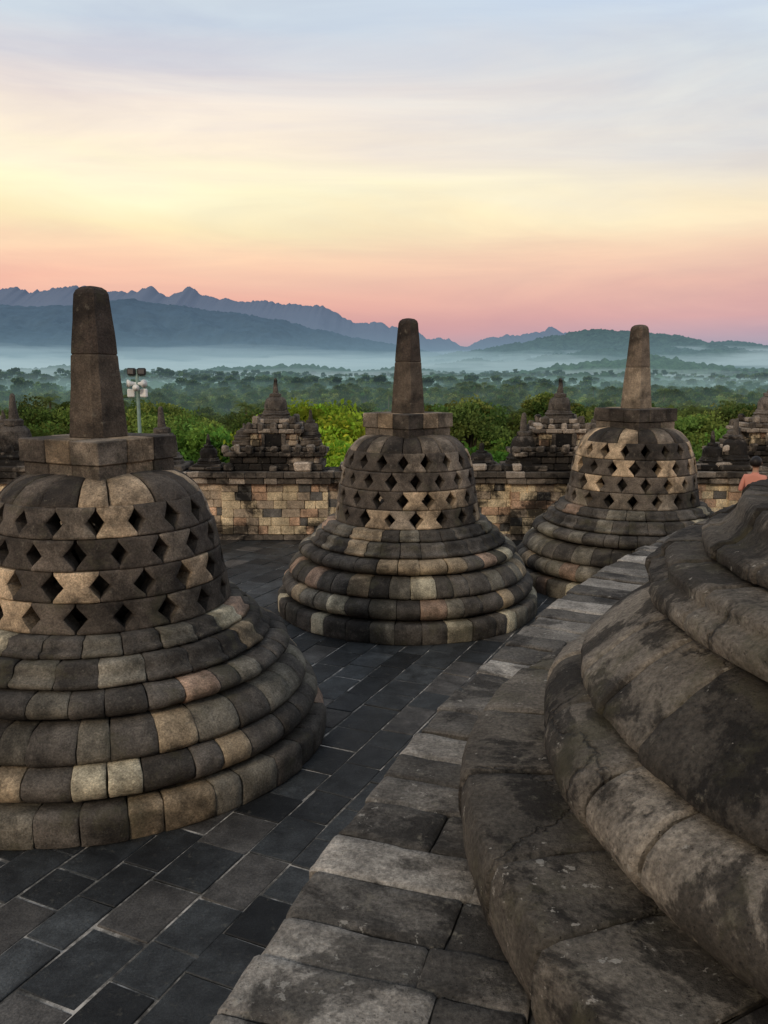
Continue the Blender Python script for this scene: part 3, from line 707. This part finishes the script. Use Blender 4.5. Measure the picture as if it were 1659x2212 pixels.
def palm_mesh(h, seed, fl=2.6):
    rg = random.Random(seed); M = MB(); lean = rg.uniform(-.8, .8)
    tube(M, [(0, 0, -1), (lean*.2, 0, h*.4), (lean, 0, h)], [.2, .15, .11], 7, (.14, .12, .09), 0)
    for k in range(20):
        a = 2*math.pi*k/20+rg.uniform(-.2, .2); el = rg.uniform(-.35, 1.25); L_ = fl*rg.uniform(.8, 1.1); pts = []
        for i in range(11):
            t = i/10; x = L_*t*math.cos(el*.8)*(1-.12*t); z = L_*(t*math.sin(el)-.62*t*t)
            pts.append(Vector((lean+x*math.cos(a), x*math.sin(a), h+z)))
        sd = Vector((-math.sin(a), math.cos(a), 0)); c = rg.uniform(.7, 1.3); col = (.12*c, .16*c, .05*c)
        for i in range(10):
            p, q = pts[i], pts[i+1]; t = (q-p)
            for s in (-1, 1):
                for hh in (0, .5):
                    b0 = p+t*hh; w = fl*.26*math.sin(math.pi*min(1, (i+1.2)/11.5))*rg.uniform(.8, 1.1); tip = b0+sd*s*w+t*.9+Vector((0, 0, -w*.45))
                    M.add([b0, b0+t*.34, tip], [(0, 1, 2)], col, False, 1)
    return M
MT = [M_BARK, M_LEAF]
NT = [(-4.4, 44, 2.6, 3.6, (.26, .40, .04)), (-1.6, 42, 1.9, 3.6, (.30, .42, .045)), (-3.0, 38, .7, 2.8, (.26, .38, .04)), (-7.6, 50, .6, 3.0, (.12, .23, .04)), (-11.0, 48, .7, 3.6, (.11, .22, .04)), (-14.5, 56, 1.4, 4.4, (.12, .20, .045)), (-20, 52, 1.0, 4.4, (.11, .19, .045)), (-23.5, 62, 1.8, 4, (.14, .21, .05)),
      (4.6, 42, .3, 3.4, (.10, .24, .04)), (5.6, 56, 2.0, 3.0, (.12, .19, .05)), (8.0, 46, .4, 3.6, (.11, .22, .04)), (10.4, 56, 1.2, 3.4, (.12, .19, .045)), (13.0, 64, 2.4, 3.2, (.14, .20, .05)), (17.5, 54, .6, 4.4, (.10, .18, .04)), (21.5, 60, 1.4, 3.6, (.12, .19, .045)), (25.5, 57, 1.0, 4.0, (.13, .22, .04)), (-9.5, 62, 1.2, 3.6, (.14, .22, .055)), (-28, 64, 2.0, 4.6, (.11, .17, .05)), (0.5, 60, .4, 4, (.14, .22, .05)), (-17.2, 64, 1.9, 3.2, (.14, .21, .05)), (29, 68, 1.8, 4.2, (.12, .18, .05)), (23.8, 47, -.3, 3.2, (.17, .27, .04)), (-13, 44, -.4, 3, (.16, .28, .04)), (11.5, 40, -.6, 2.8, (.12, .26, .04))]
for i, (x, y, tz, cr, base) in enumerate(NT):
    tree_mesh(tz-terr(x, y), cr, 46, 280, .14, 200+i, base, .8).build('broadleaf_tree', MT, (x, y, terr(x, y)))
for (x, y, tz, sd) in ((8.6, 60, .2, 2), (24.5, 64, .2, 4), (29.5, 70, .2, 7), (-30, 76, .6, 8), (-26.5, 84, .6, 9), (-15, 90, -.4, 10)):
    palm_mesh(tz-terr(x, y), sd, 2.0).build('coconut_palm', MT, (x, y, terr(x, y)))
def scatter(name, tmpl, pts):
    M = MB()
    for (x, y, s, yaw) in pts:
        z = terr(x, y); vs = [Vector((x+s*.7071*math.cos(yaw+k*math.pi/2), y+s*.7071*math.sin(yaw+k*math.pi/2), z)) for k in range(4)]
        M.add(vs, [(0, 1, 2, 3)], (1, 1, 1))
    par = M.build(name, M_LEAF); par.instance_type = 'FACES'; par.use_instance_faces_scale = True; par.instance_faces_scale = 1
    par.show_instancer_for_render = False; par.show_instancer_for_viewport = False
    ch = tmpl.build(name+'_tree', MT, parent=par)
rng = random.Random(77)
T_ = [tree_mesh(15, 4.6, 26, 110, .27, 101, (.13, .20, .05), .8), tree_mesh(17, 4.4, 26, 110, .27, 102, (.09, .155, .045), 1.0), tree_mesh(13, 5.0, 24, 110, .27, 103, (.18, .26, .06), .6)]
HT = (15, 17, 13, 16.5)
palm = palm_mesh(14.5, 55, 2.6)
B_ = [[], [], [], []]
n = 0
while n < 4200:
    r = math.sqrt(rng.uniform(72**2, 520**2)) if n > 1000 else rng.uniform(72, 230); a = rng.uniform(-.66, .66); x, y = r*math.sin(a), r*math.cos(a)
    k = rng.choices((0, 1, 2, 3), (4, 3, 4, 1.6))[0]; s = rng.uniform(.6, 1.12)
    lim = (3.3-r*rng.uniform(.020, .040)-terr(x, y))/HT[k]
    if r < 300: s = min(s, lim)
    if s < .35: continue
    B_[k].append((x, y, s, rng.uniform(0, 6.28))); n += 1
for k, (t, nm) in enumerate(zip(T_+[palm], ('forest', 'dense_forest', 'bright_forest', 'palm_grove'))): scatter(nm, t, B_[k])
T2 = [tree_mesh(14, 6, 14, 40, .7, 111, (.10, .165, .055), .8, False), tree_mesh(16, 5, 14, 40, .7, 112, (.055, .105, .04), 1.0, False)]
B2 = [[], []]
for n in range(11000):
    r = math.sqrt(rng.uniform(470**2, 2300**2)); a = rng.uniform(-.6, .6)
    dn = noise.noise(Vector((r*math.sin(a)/150, r*math.cos(a)/150, 9)))
    if dn < -.3: continue
    B2[n % 2].append((r*math.sin(a), r*math.cos(a), rng.uniform(.6, 1.35), rng.uniform(0, 6.28)))
scatter('distant_forest', T2[0], B2[0]); scatter('distant_forest', T2[1], B2[1])

# ------------------------------------------------------------------ world
w = bpy.data.worlds.new('World'); scene.world = w; w.use_nodes = True; nt = w.node_tree; L = nt.links
for n_ in list(nt.nodes): nt.nodes.remove(n_)
out = N(nt, 'ShaderNodeOutputWorld'); bg = N(nt, 'ShaderNodeBackground'); L.new(bg.outputs[0], out.inputs[0])
tc = N(nt, 'ShaderNodeTexCoord'); sp = N(nt, 'ShaderNodeSeparateXYZ'); L.new(tc.outputs['Generated'], sp.inputs[0])
mp = N(nt, 'ShaderNodeMapping'); mp.inputs['Scale'].default_value = (1.2, 1.2, 7); mp.inputs['Rotation'].default_value = (0, R_(8), 0); L.new(tc.outputs['Generated'], mp.inputs[0])
ns = N(nt, 'ShaderNodeTexNoise', i_Scale=1.1, i_Detail=5.0, i_Roughness=.52, i_Distortion=.6); L.new(mp.outputs[0], ns.inputs[0])
v1 = mth(nt, 'MULTIPLY', mth(nt, 'SUBTRACT', ns.outputs[0], .5), mth(nt, 'ADD', mth(nt, 'MULTIPLY', sp.outputs[2], .6), .02))
adz = mth(nt, 'ADD', sp.outputs[2], v1)
def cr(st): return ramp(nt, [(p, s2l(c)) for p, c in st], adz)
LR_ = cr([(0, (230, 150, 146)), (.05, (241, 158, 145)), (.08, (247, 177, 156)), (.108, (250, 196, 170)), (.14, (253, 216, 182)), (.17, (255, 237, 192)), (.205, (255, 248, 210)), (.245, (255, 241, 218)), (.275, (240, 229, 220)), (.31, (219, 219, 223)), (.36, (201, 213, 226)), (.5, (188, 196, 208)), (1, (172, 178, 190))])  # both ramps: unseen sky above the frame toned warmer to warm the stone lighting
RR_ = cr([(0, (186, 162, 182)), (.035, (207, 165, 174)), (.066, (231, 171, 164)), (.108, (240, 190, 171)), (.148, (245, 212, 184)), (.183, (252, 236, 202)), (.21, (240, 231, 213)), (.25, (223, 221, 218)), (.30, (208, 217, 225)), (.376, (198, 215, 236)), (.5, (188, 198, 212)), (1, (172, 178, 190))])
mr = N(nt, 'ShaderNodeMapRange', interpolation_type='SMOOTHSTEP'); mr.inputs[1].default_value = -.25; mr.inputs[2].default_value = .45; L.new(sp.outputs[0], mr.inputs[0])
c = mixc(nt, mr.outputs[0], LR_.outputs[0], RR_.outputs[0])
n8 = N(nt, 'ShaderNodeTexNoise', i_Scale=2.0, i_Detail=7.0, i_Roughness=.58, i_Distortion=.8); mp2 = N(nt, 'ShaderNodeMapping'); mp2.inputs['Scale'].default_value = (1, 1, 7); mp2.inputs['Rotation'].default_value = (0, R_(8), 0); L.new(tc.outputs['Generated'], mp2.inputs[0]); L.new(mp2.outputs[0], n8.inputs[0])
r8 = ramp(nt, [(.35, (.93, .92, .96)), (.65, (1.10, 1.09, 1.05))], n8.outputs[0]); c = mul(nt, c, r8.outputs[0])
L.new(c, bg.inputs[0]); bg.inputs[1].default_value = 1.0

sun = bpy.data.lights.new('sun', 'SUN'); sun.energy = 1.25; sun.angle = R_(11); sun.color = (1, .80, .58)
so = bpy.data.objects.new('sun', sun); scene.collection.objects.link(so)
so.rotation_euler = (R_(62), 0, R_(-32))

# ------------------------------------------------------------------ camera
cam = bpy.data.cameras.new('camera'); co = bpy.data.objects.new('camera', cam); scene.collection.objects.link(co)
co.location = (0, 0, 3.3); co.rotation_euler = (R_(90-9.6), 0, 0)
cam.sensor_fit = 'VERTICAL'; cam.sensor_height = 36; cam.lens = 29.1; cam.clip_end = 60000; cam.clip_start = .05
scene.camera = co
scene.view_settings.view_transform = 'Standard'; scene.view_settings.look = 'None'; scene.view_settings.exposure = 0
